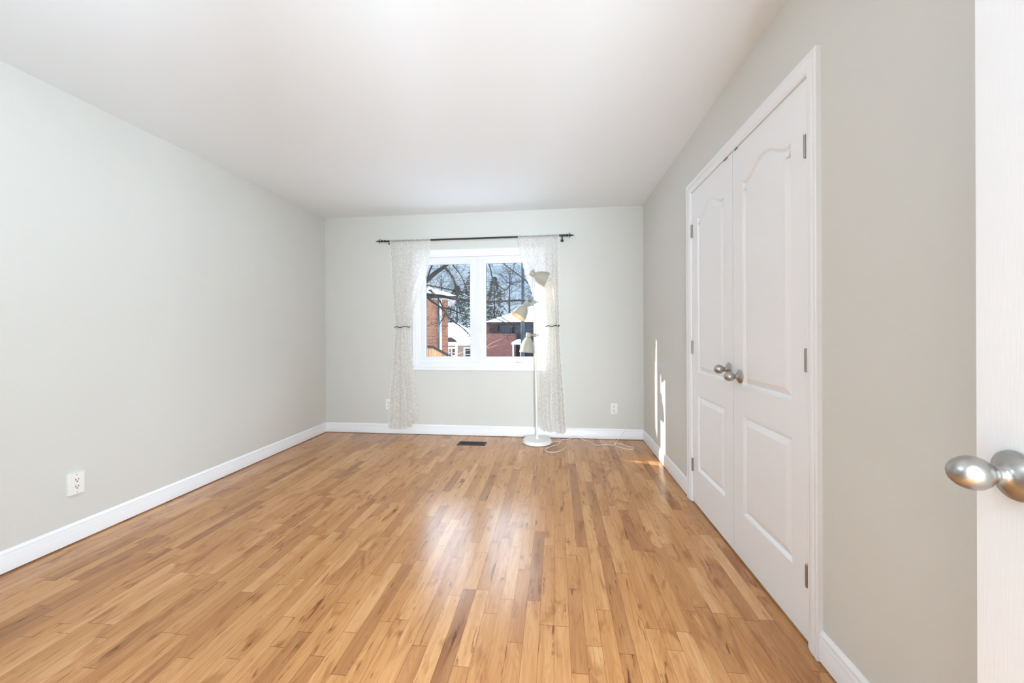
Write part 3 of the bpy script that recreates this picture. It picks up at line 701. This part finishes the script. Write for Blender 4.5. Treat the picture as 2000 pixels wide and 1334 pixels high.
lo = bpy.data.objects.new('hall_end_fill', ld); C.link(lo); lo.location = (HGX, HYF-.16, 1.05); lo.rotation_euler = (PI/2, 0, 0)

w2 = empty('added_hall_window', (0,0,0)); tag(w2, 'unseen hall side window added to carry a fill light', 'window', kind='structure')
MB().box(HXB+.03, HXB+.08, -1.65, -1.59, .55, 2.1).box(HXB+.03, HXB+.08, -.46, -.40, .55, 2.1).box(HXB+.03, HXB+.08, -1.59, -.46, .55, .61).box(HXB+.03, HXB+.08, -1.59, -.46, 2.04, 2.1).build('frame', M['vinyl'], w2)
MB().box(HXB+.05, HXB+.055, -1.59, -.46, .61, 2.04).build('pane', M['glass'], w2)
ld = bpy.data.lights.new('hall_side_fill', 'AREA'); ld.shape = 'RECTANGLE'; ld.size = 1.2; ld.size_y = 1.5; ld.energy = FILL_SIDE; ld.color = FILL_TINT  # fill light added behind an unseen side window
lo = bpy.data.objects.new('hall_side_fill', ld); C.link(lo); lo.location = (HXB+.15, -1.025, 1.325); lo.rotation_euler = (0, PI/2, 0); lo.rotation_euler = Matrix(((0,0,1),(1,0,0),(0,1,0))).to_euler()

# ------------------------------------------------------------------ outside: snowy street
g = MB(); g.box(-70, 70, YB+.1, 130, GROUND-.2, GROUND)
tag(g.build('ground', M['snow']), 'snow covered ground outside the window', 'snow ground', kind='structure')

def wpt(px, py, Y): return at(px, py, Y)
# orange brick house at the side nearest the blank wall
def brick_house():
    c = wpt(875, 640, 20.0); ze = wpt(875, 585, 20.0).z
    h = empty('brick_house', (c.x, 20.0, 0), math.radians(16.5)); tag(h, 'orange brick house with snowy eave and white downspout beyond the window', 'house')
    W, D, o = 7.0, 5.0, .45
    MB().box(-W, 0, 0, D, GROUND, ze).build('wall', M['brick'], h)
    r = MB(); bm = r.bm; rz = ze+1.5
    a = [bm.verts.new(p) for p in ((-W-o,-o,ze+.16),(o,-o,ze+.16),(o,D+o,ze+.16),(-W-o,D+o,ze+.16))]; b = [bm.verts.new(p) for p in ((-W+2.7,D/2,rz),(-2.7,D/2,rz))]
    bm.faces.new((a[0],a[1],b[1],b[0])); bm.faces.new((a[1],a[2],b[1])); bm.faces.new((a[2],a[3],b[0],b[1])); bm.faces.new((a[3],a[0],b[0])); bm.faces.new(a[::-1])
    r.build('roof', M['snow'], h)
    MB().box(-W-o, o, -o, D+o, ze, ze+.155).build('fascia', M['white_ext'], h)
    MB().box(-W-o, o+.02, -o-.10, -o-.002, ze+.02, ze+.14).build('gutter', M['darkwood'], h)
    MB().box(-.44, -.32, -.09, -.002, GROUND, ze).build('downspout', M['white_ext'], h)
    MB().box(-.54, -.47, -.06, -.002, GROUND, ze).build('conduit', M['glass_dark'], h)
brick_house()

def snowy_cottage():
    Y = 27.0; h = empty('cottage', (0,0,0)); tag(h, 'beige cottage with blue white snowy roof behind the brick house', 'house')
    P = lambda px, py, d=0: wpt(px, py, Y+d)
    xl, xr = P(850,680).x, P(924,680).x; ze = P(900,671).z
    MB().box(xl, xr, Y, Y+5, GROUND, ze).build('wall', M['siding'], h)
    bm_ = MB(); bm = bm_.bm; zr = P(880,630,2.5).z
    pts = [(xl-.4,Y-.5,ze),(xr+.4,Y-.5,ze),(xr+.4,Y+5.5,ze),(xl-.4,Y+5.5,ze),(xl+.3,Y+2.5,zr),(P(893,640,2.5).x,Y+2.5,zr)]
    v = [bm.verts.new(p) for p in pts]
    for f in ((0,1,5,4),(1,2,5),(2,3,4,5),(3,0,4),(3,2,1,0)): bm.faces.new([v[i] for i in f])
    bm_.build('roof', M['snow'], h)
    MB().box(xl-.4, xr+.4, Y-.56, Y-.5, ze-.14, ze+.02).build('gutter', M['white_ext'], h)
    # arched porch gable
    gx0, gx1 = P(864,670,-1).x, P(893,670,-1).x; gz = P(880,668,-1).z; zt = P(880,659,-1).z; n = 14
    arc = [(gx0+(gx1-gx0)*k/n, Y-1.0, gz+(zt-gz)*math.sin(PI*k/n)**.8) for k in range(n+1)]
    MB().prism(arc, (0,1.5,0)).build('porch_gable', M['darkwall'], h)
    arc2 = [(x+(x-(gx0+gx1)/2)*.10, Y-1.05, z+.10) for x, y, z in arc]
    low = [(x, Y-1.05, z) for x, y, z in arc][::-1]
    MB().prism(arc2+low, (0,1.6,0)).build('porch_snow', M['snow'], h)
    MB().box(gx0-.1, gx1+.1, Y-1.02, Y+.1, gz-.16, gz-.003).build('porch_beam', M['white_ext'], h)
    for px in (866, 891):
        x = P(px,680,-1).x; MB().box(x-.07, x+.07, Y-1.0, Y-.86, GROUND, gz-.165).build('porch_post', M['white_ext'], h)
    def win_(a, b, c, d, nm):
        x0_, x1_, z1_, z0_ = P(a,680).x, P(b,680).x, P(900,c).z, P(900,d).z
        f = MB(); f.box(x0_-.13, x1_+.13, Y-.08, Y-.002, z0_-.13, z0_).box(x0_-.13, x1_+.13, Y-.08, Y-.002, z1_, z1_+.13).box(x0_-.13, x0_, Y-.08, Y-.002, z0_, z1_).box(x1_, x1_+.13, Y-.08, Y-.002, z0_, z1_)
        f.box(x0_, x1_, Y-.07, Y-.002, (z0_*.62+z1_*.38)-.03, (z0_*.62+z1_*.38)+.03)
        if b-a > 14:
            for k in (1,2): xx = x0_+(x1_-x0_)*k/3; f.box(xx-.05, xx+.05, Y-.07, Y-.002, z0_, z1_)
        w = f.build('window', M['white_ext'], h); MB().box(x0_, x1_, Y-.03, Y-.003, z0_, z1_).build('pane', M['glass_dark'], w)
    win_(909, 919.5, 681, 699, 'a'); win_(869, 889, 681, 694, 'b')
snowy_cottage()

def red_house():
    Y = 29.0; h = empty('red_house', (0,0,0)); tag(h, 'red brick house under a broad white snowy roof across the street', 'house')
    P = lambda px, py, d=0: wpt(px, py, Y+d)
    xl, xr = P(946,640).x, P(1150,640).x; ze = P(1000,630).z
    MB().box(xl, xr, Y, Y+6, GROUND, ze).build('wall', M['darkwall'], h)  # dark colour stands for shade on the recessed wall under the eave
    b_ = MB(); bm = b_.bm; zr = P(1046,597,3).z; rx0, rx1 = P(1040,600,3).x, P(1075,600,3).x
    pts = [(P(943,630,-.6).x,Y-.7,ze),(xr+.5,Y-.7,ze),(xr+.5,Y+6.6,ze),(P(943,630,-.6).x,Y+6.6,ze),(rx0,Y+3,zr),(rx1,Y+3,zr)]
    v = [bm.verts.new(p) for p in pts]
    for f in ((0,1,5,4),(1,2,5),(2,3,4,5),(3,0,4),(3,2,1,0)): bm.faces.new([v[i] for i in f])
    b_.build('roof', M['snow'], h)
    MB().box(P(943,630,-.6).x, xr+.5, Y-.76, Y-.7, ze-.16, ze+.03).build('fascia', M['darkwood'], h)
    # brick garden wing in front
    bx1 = P(1004,670,-2).x; bz = P(980,652,-2).z
    MB().box(xl, bx1, Y-2.0, Y-.001, GROUND, bz).build('brick_wing', M['brick_red'], h)
    # brick pier and windows of the facade
    MB().box(P(948,640).x, P(957,640).x, Y-.14, Y-.002, GROUND, ze-.165).build('brick_pier', M['brick_red'], h)
    for a, b in ((959,972),(977,999),(1006,1016),(1024,1040)):
        x0_, x1_, z1_, z0_ = P(a,640).x, P(b,640).x, P(1000,635).z, P(1000,650).z
        f = MB(); f.box(x0_-.06, x0_, Y-.08, Y-.002, z0_, z1_).box(x1_, x1_+.06, Y-.08, Y-.002, z0_, z1_).box(x0_-.06, x1_+.06, Y-.08, Y-.002, z1_, z1_+.06).box(x0_-.06, x1_+.06, Y-.08, Y-.002, z0_-.06, z0_)
        w = f.build('window', M['pole'], h); MB().box(x0_, x1_, Y-.03, Y-.003, z0_, z1_).build('pane', M['glass_dark'], w)
    # small porch roof with snow cap and white posts
    px0, px1 = P(999,670,-3).x, P(1020,670,-3).x; pz = P(1008,673,-3).z
    MB().box(px0, px1, Y-3.0, Y-1.5, pz, pz+.09).build('porch_roof', M['white_ext'], h)
    b2 = MB(); b2.prism([(px0-.05,Y-3.05,pz+.09),(px1+.05,Y-3.05,pz+.09),(px1-.1,Y-3.05,pz+.26),((px0+px1)/2,Y-3.05,pz+.34),(px0+.15,Y-3.05,pz+.24)], (0,1.6,0)); b2.build('porch_snow', M['snow'], h)
    for x in (px0+.1, px1-.1): MB().box(x-.05, x+.05, Y-2.95, Y-2.85, GROUND, pz).build('porch_post', M['white_ext'], h)
    MB().box(bx1+.01, px1, Y-.6, Y-.01, GROUND, pz-.1).build('doorway', M['dark'], h)  # near-black block standing for the shade in the gap by the porch
red_house()

pb = wpt(1021, 690, 23.0); pl = empty('utility_pole', (pb.x, 23.0, GROUND)); tag(pl, 'grey wooden utility pole in front of the red brick house', 'utility pole')
MB().tube([(0,0,0),(.01,0,5),(0,0,11)], [.12,.105,.09], 16).build('post', M['pole'], pl, True)
MB().box(-.9, .9, -.08, .08, 9.8, 9.95).build('crossarm', M['pole'], pl)

# stair rail of dark wood and an orange board fence close to the house
rl_ = empty('wooden_fence', (0,0,0)); tag(rl_, 'orange cedar board fence with dark sloping top rail outside the window', 'fence')
a, b = wpt(826, 676, 8.0), wpt(886, 700, 8.0)
MB().tube([a+Vector((-1.2,0,.03)), a, wpt(846,678,8.0), b, b+Vector((.8,0,-.25))], .028, 8).build('top_rail', M['darkwood'], rl_, True)
for k in range(12):
    px = 812+k*5.6; p = wpt(px, 680+max(0,(px-846))*.43, 8.05)
    MB().box(p.x-.026, p.x+.026, 8.03, 8.06, GROUND, p.z-.02).build('board', M['fence'], rl_)

# ---- trees
def limb_path(pix, Y, wob=0.0):
    return [wpt(p[0], p[1], Y+(p[2] if len(p) > 2 else 0)) for p in pix]
def grow(mb, p, d, length, rad, depth, rnd, seg=4, droop=0.0, kids=(3,5)):
    n = 5; pts = [p.copy()]; dirs = [d.copy()]
    for k in range(n):
        d = (d + Vector((rnd.uniform(-.22,.22), rnd.uniform(-.2,.2), rnd.uniform(-.2,.2)+droop))).normalized()
        p = p + d*length/n; pts.append(p.copy()); dirs.append(d.copy())
    mb.tube(pts, [rad*(1-.75*k/n) for k in range(n+1)], seg)
    if depth <= 0: return
    for _ in range(rnd.randint(*kids)):
        k = rnd.randint(1, n); q = pts[k]; dd = dirs[k]
        side = Vector((rnd.uniform(-1,1), rnd.uniform(-.7,.7), rnd.uniform(-.6,1)))
        nd = (dd*.75+side.normalized()*.85).normalized()
        grow(mb, q, nd, length*rnd.uniform(.45,.72), rad*.55, depth-1, rnd, 3 if depth < 3 else 4, droop, kids)

rnd = random.Random(21)
Y = 9.5
tree = empty('bare_tree', (0,0,0)); tag(tree, 'bare tree close to the window with thick dark limbs crossing the view', 'tree')
tb = wpt(770, 640, Y)
MB().tube([(tb.x-.15,Y,GROUND),(tb.x-.05,Y,-.2),(tb.x,Y,1.2),(tb.x+.05,Y,2.1),(tb.x+.2,Y,2.9),(tb.x+.1,Y,4.2),(tb.x+.3,Y,6.0)], [.24,.20,.18,.17,.13,.10,.03], 12).build('trunk', M['bark'], tree, True)
tb.z = 2.1
limbs = [
 ([(772,582),(812,562),(832,549),(850,533),(868,521),(880,508),(893,492),(905,470)], [.085,.07,.062,.056,.05,.04,.032,.02]),
 ([(867,522),(876,530),(885,545),(891,562),(894,585),(899,610)], [.034,.03,.026,.022,.018,.012]),
 ([(832,552),(839,530),(845,515),(850,500),(856,480)], [.024,.02,.018,.015,.01]),
 ([(775,556),(812,566),(832,575),(860,578),(885,583),(910,587),(935,591),(950,590),(985,588),(1015,587),(1040,591),(1062,600)], [.06,.055,.045,.04,.038,.036,.034,.032,.026,.022,.015,.01]),
 ([(812,562),(832,557),(860,562),(890,568),(925,573),(945,575)], [.024,.018,.016,.014,.011,.008]),
 ([(826,574),(838,584),(850,593),(866,605),(876,620),(890,631),(900,638),(915,652),(920,660),(915,664)], [.034,.03,.026,.024,.022,.018,.014,.010,.008,.005]),
 ([(868,612),(866,622),(860,630),(858,640)], [.016,.012,.01,.006]),
 ([(860,600),(880,604),(900,612),(925,618),(945,628),(960,640)], [.022,.018,.016,.014,.01,.007]),
 ([(838,567),(850,575),(860,590),(866,603)], [.016,.018,.02,.02]),
 ([(878,508),(886,520),(896,532),(905,548),(912,570)], [.018,.016,.014,.011,.008]),
 ([(975,500),(985,516),(1002,529),(1018,541),(1035,556),(1048,570)], [.02,.018,.016,.014,.012,.008]),
 ([(952,508),(958,525),(962,543),(972,557),(988,566),(996,557),(1006,551),(1022,551)], [.012,.016,.018,.017,.015,.012,.009,.006]),
 ([(988,566),(975,572),(965,582),(952,586)], [.012,.010,.008,.006]),
 ([(948,596),(965,606),(980,620),(1000,632),(1015,645)], [.014,.013,.011,.009,.006]),
 ([(948,622),(962,620),(985,629),(1000,640)], [.012,.011,.009,.006]),
 ([(1050,640),(1035,648),(1015,652),(990,655),(972,648)], [.012,.010,.009,.007,.005]),
]
lm = MB()
for pix, rads in limbs:
    P = [wpt(x, y, Y+.25*math.sin(i*1.7+pix[0][0])) for i, (x, y) in enumerate(pix)]
    SP = smooth_path(P, 3); n = len(SP)
    RR = []
    for i in range(n):
        t = i/(n-1)*(len(rads)-1); k = min(int(t), len(rads)-2); RR.append(rads[k]+(rads[k+1]-rads[k])*(t-k))
    lm.tube(SP, RR, 8)
lm.build('limbs', M['bark'], tree, True)
tw = MB()
for pix, rads in limbs:
    P = [wpt(x, y, Y) for x, y in pix]
    for k in range(int(len(P)*2.2)):
        i = rnd.randint(0, len(P)-2); p = P[i].lerp(P[i+1], rnd.random()); d = Vector((rnd.uniform(-1,1), rnd.uniform(-.5,.5), rnd.uniform(-.8,1))).normalized()
        grow(tw, p, d, rnd.uniform(.25,.6), rnd.uniform(.004,.008), 2, rnd, 3, 0, (2,4))
tw.build('twigs', M['twig'], tree)['kind'] = 'stuff'

def far_tree(px, Yt, hgt, seed, label, rad=.16, depth=4, name='bare_tree'):
    r = random.Random(seed); b = wpt(px, 690, Yt); t = empty(name, (b.x, Yt, GROUND)); tag(t, label, 'tree')
    MB().tube([(0,0,0),(.1,0,hgt*.25),(0,.1,hgt*.45),(.15,0,hgt*.75)], [rad,rad*.85,rad*.65,rad*.2], 10).build('trunk', M['bark'], t, True)
    m_ = MB()
    for k in range(24):
        z = hgt*r.uniform(.2,.8); a = r.uniform(0, 2*PI); d = Vector((math.cos(a), math.sin(a)*.6, r.uniform(.15,.9))).normalized()
        grow(m_, Vector((.05,0,z)), d, hgt*r.uniform(.2,.36), rad*.26, depth-1, r, 3, 0, (3,4))
    m_.build('branches', M['twig'], t)
far_tree(995, 52, 14, 5, 'bare tree rising behind the red brick house')
far_tree(1050, 66, 19, 9, 'bare tree behind the utility pole')
far_tree(862, 66, 17, 14, 'bare tree rising behind the beige cottage')
far_tree(925, 98, 26, 31, 'bare tree far off between the two houses')

def conifer(px, Yt, hgt, rad, seed, label):
    r = random.Random(seed); b = wpt(px, 690, Yt); t = empty('conifer', (b.x, Yt, GROUND)); tag(t, label, 'tree')
    MB().tube([(0,0,0),(0,0,hgt*.95)], [.16,.03], 8).build('trunk', M['bark'], t, True)
    f = MB()
    for k in range(900):
        q = r.random()**.8; z = hgt*(.16+.84*q); rr = rad*(1-q)**.7*r.uniform(.35,1.0)+.1; a = r.uniform(0, 2*PI)
        c = Vector((rr*math.cos(a), rr*math.sin(a), z-.12*rr)); d = Vector((math.cos(a), math.sin(a), r.uniform(-.5,.1))).normalized(); s = r.uniform(.12,.30)
        x = d.cross(Vector((0,0,1))).normalized()
        f.quad(c-x*s*.35, c+d*s, c+x*s*.35, c-d*s*.4+Vector((0,0,.05)))
        f.quad(c-Vector((0,0,s*.3)), c+d*s*.9, c+Vector((0,0,s*.25)), c-d*s*.5)
    f.build('foliage', M['needle'], t)['kind'] = 'stuff'
conifer(929, 40, 9.6, 2.6, 2, 'tall dark green conifer behind the window mullion')
conifer(893, 47, 8.2, 2.2, 4, 'shorter dark conifer above the cottage roof')
conifer(966, 46, 9.0, 1.9, 6, 'dark conifer beside the snowy roof of the red house')

# dry garden stems close to the glass
def stems(px, Yt, seed, n, hz, label):
    r = random.Random(seed); b = wpt(px, 690, Yt); t = empty('garden_shrub', (b.x, Yt, GROUND)); tag(t, label, 'shrub')
    m_ = MB()
    for k in range(n):
        grow(m_, Vector((r.uniform(-.1,.1), r.uniform(-.1,.1), 0)), Vector((r.uniform(-.3,.3), r.uniform(-.1,.1), 1)).normalized(), hz*r.uniform(.75,1.05), .010, 1, r, 4, 0, (2,3))
    m_.build('stems', M['tan_twig'], t)
stems(843, 7.4, 3, 6, 2.3, 'dry tan garden shrub in front of the orange brick house')
stems(965, 7.6, 8, 5, 2.2, 'dry tan garden shrub in front of the red brick wing')
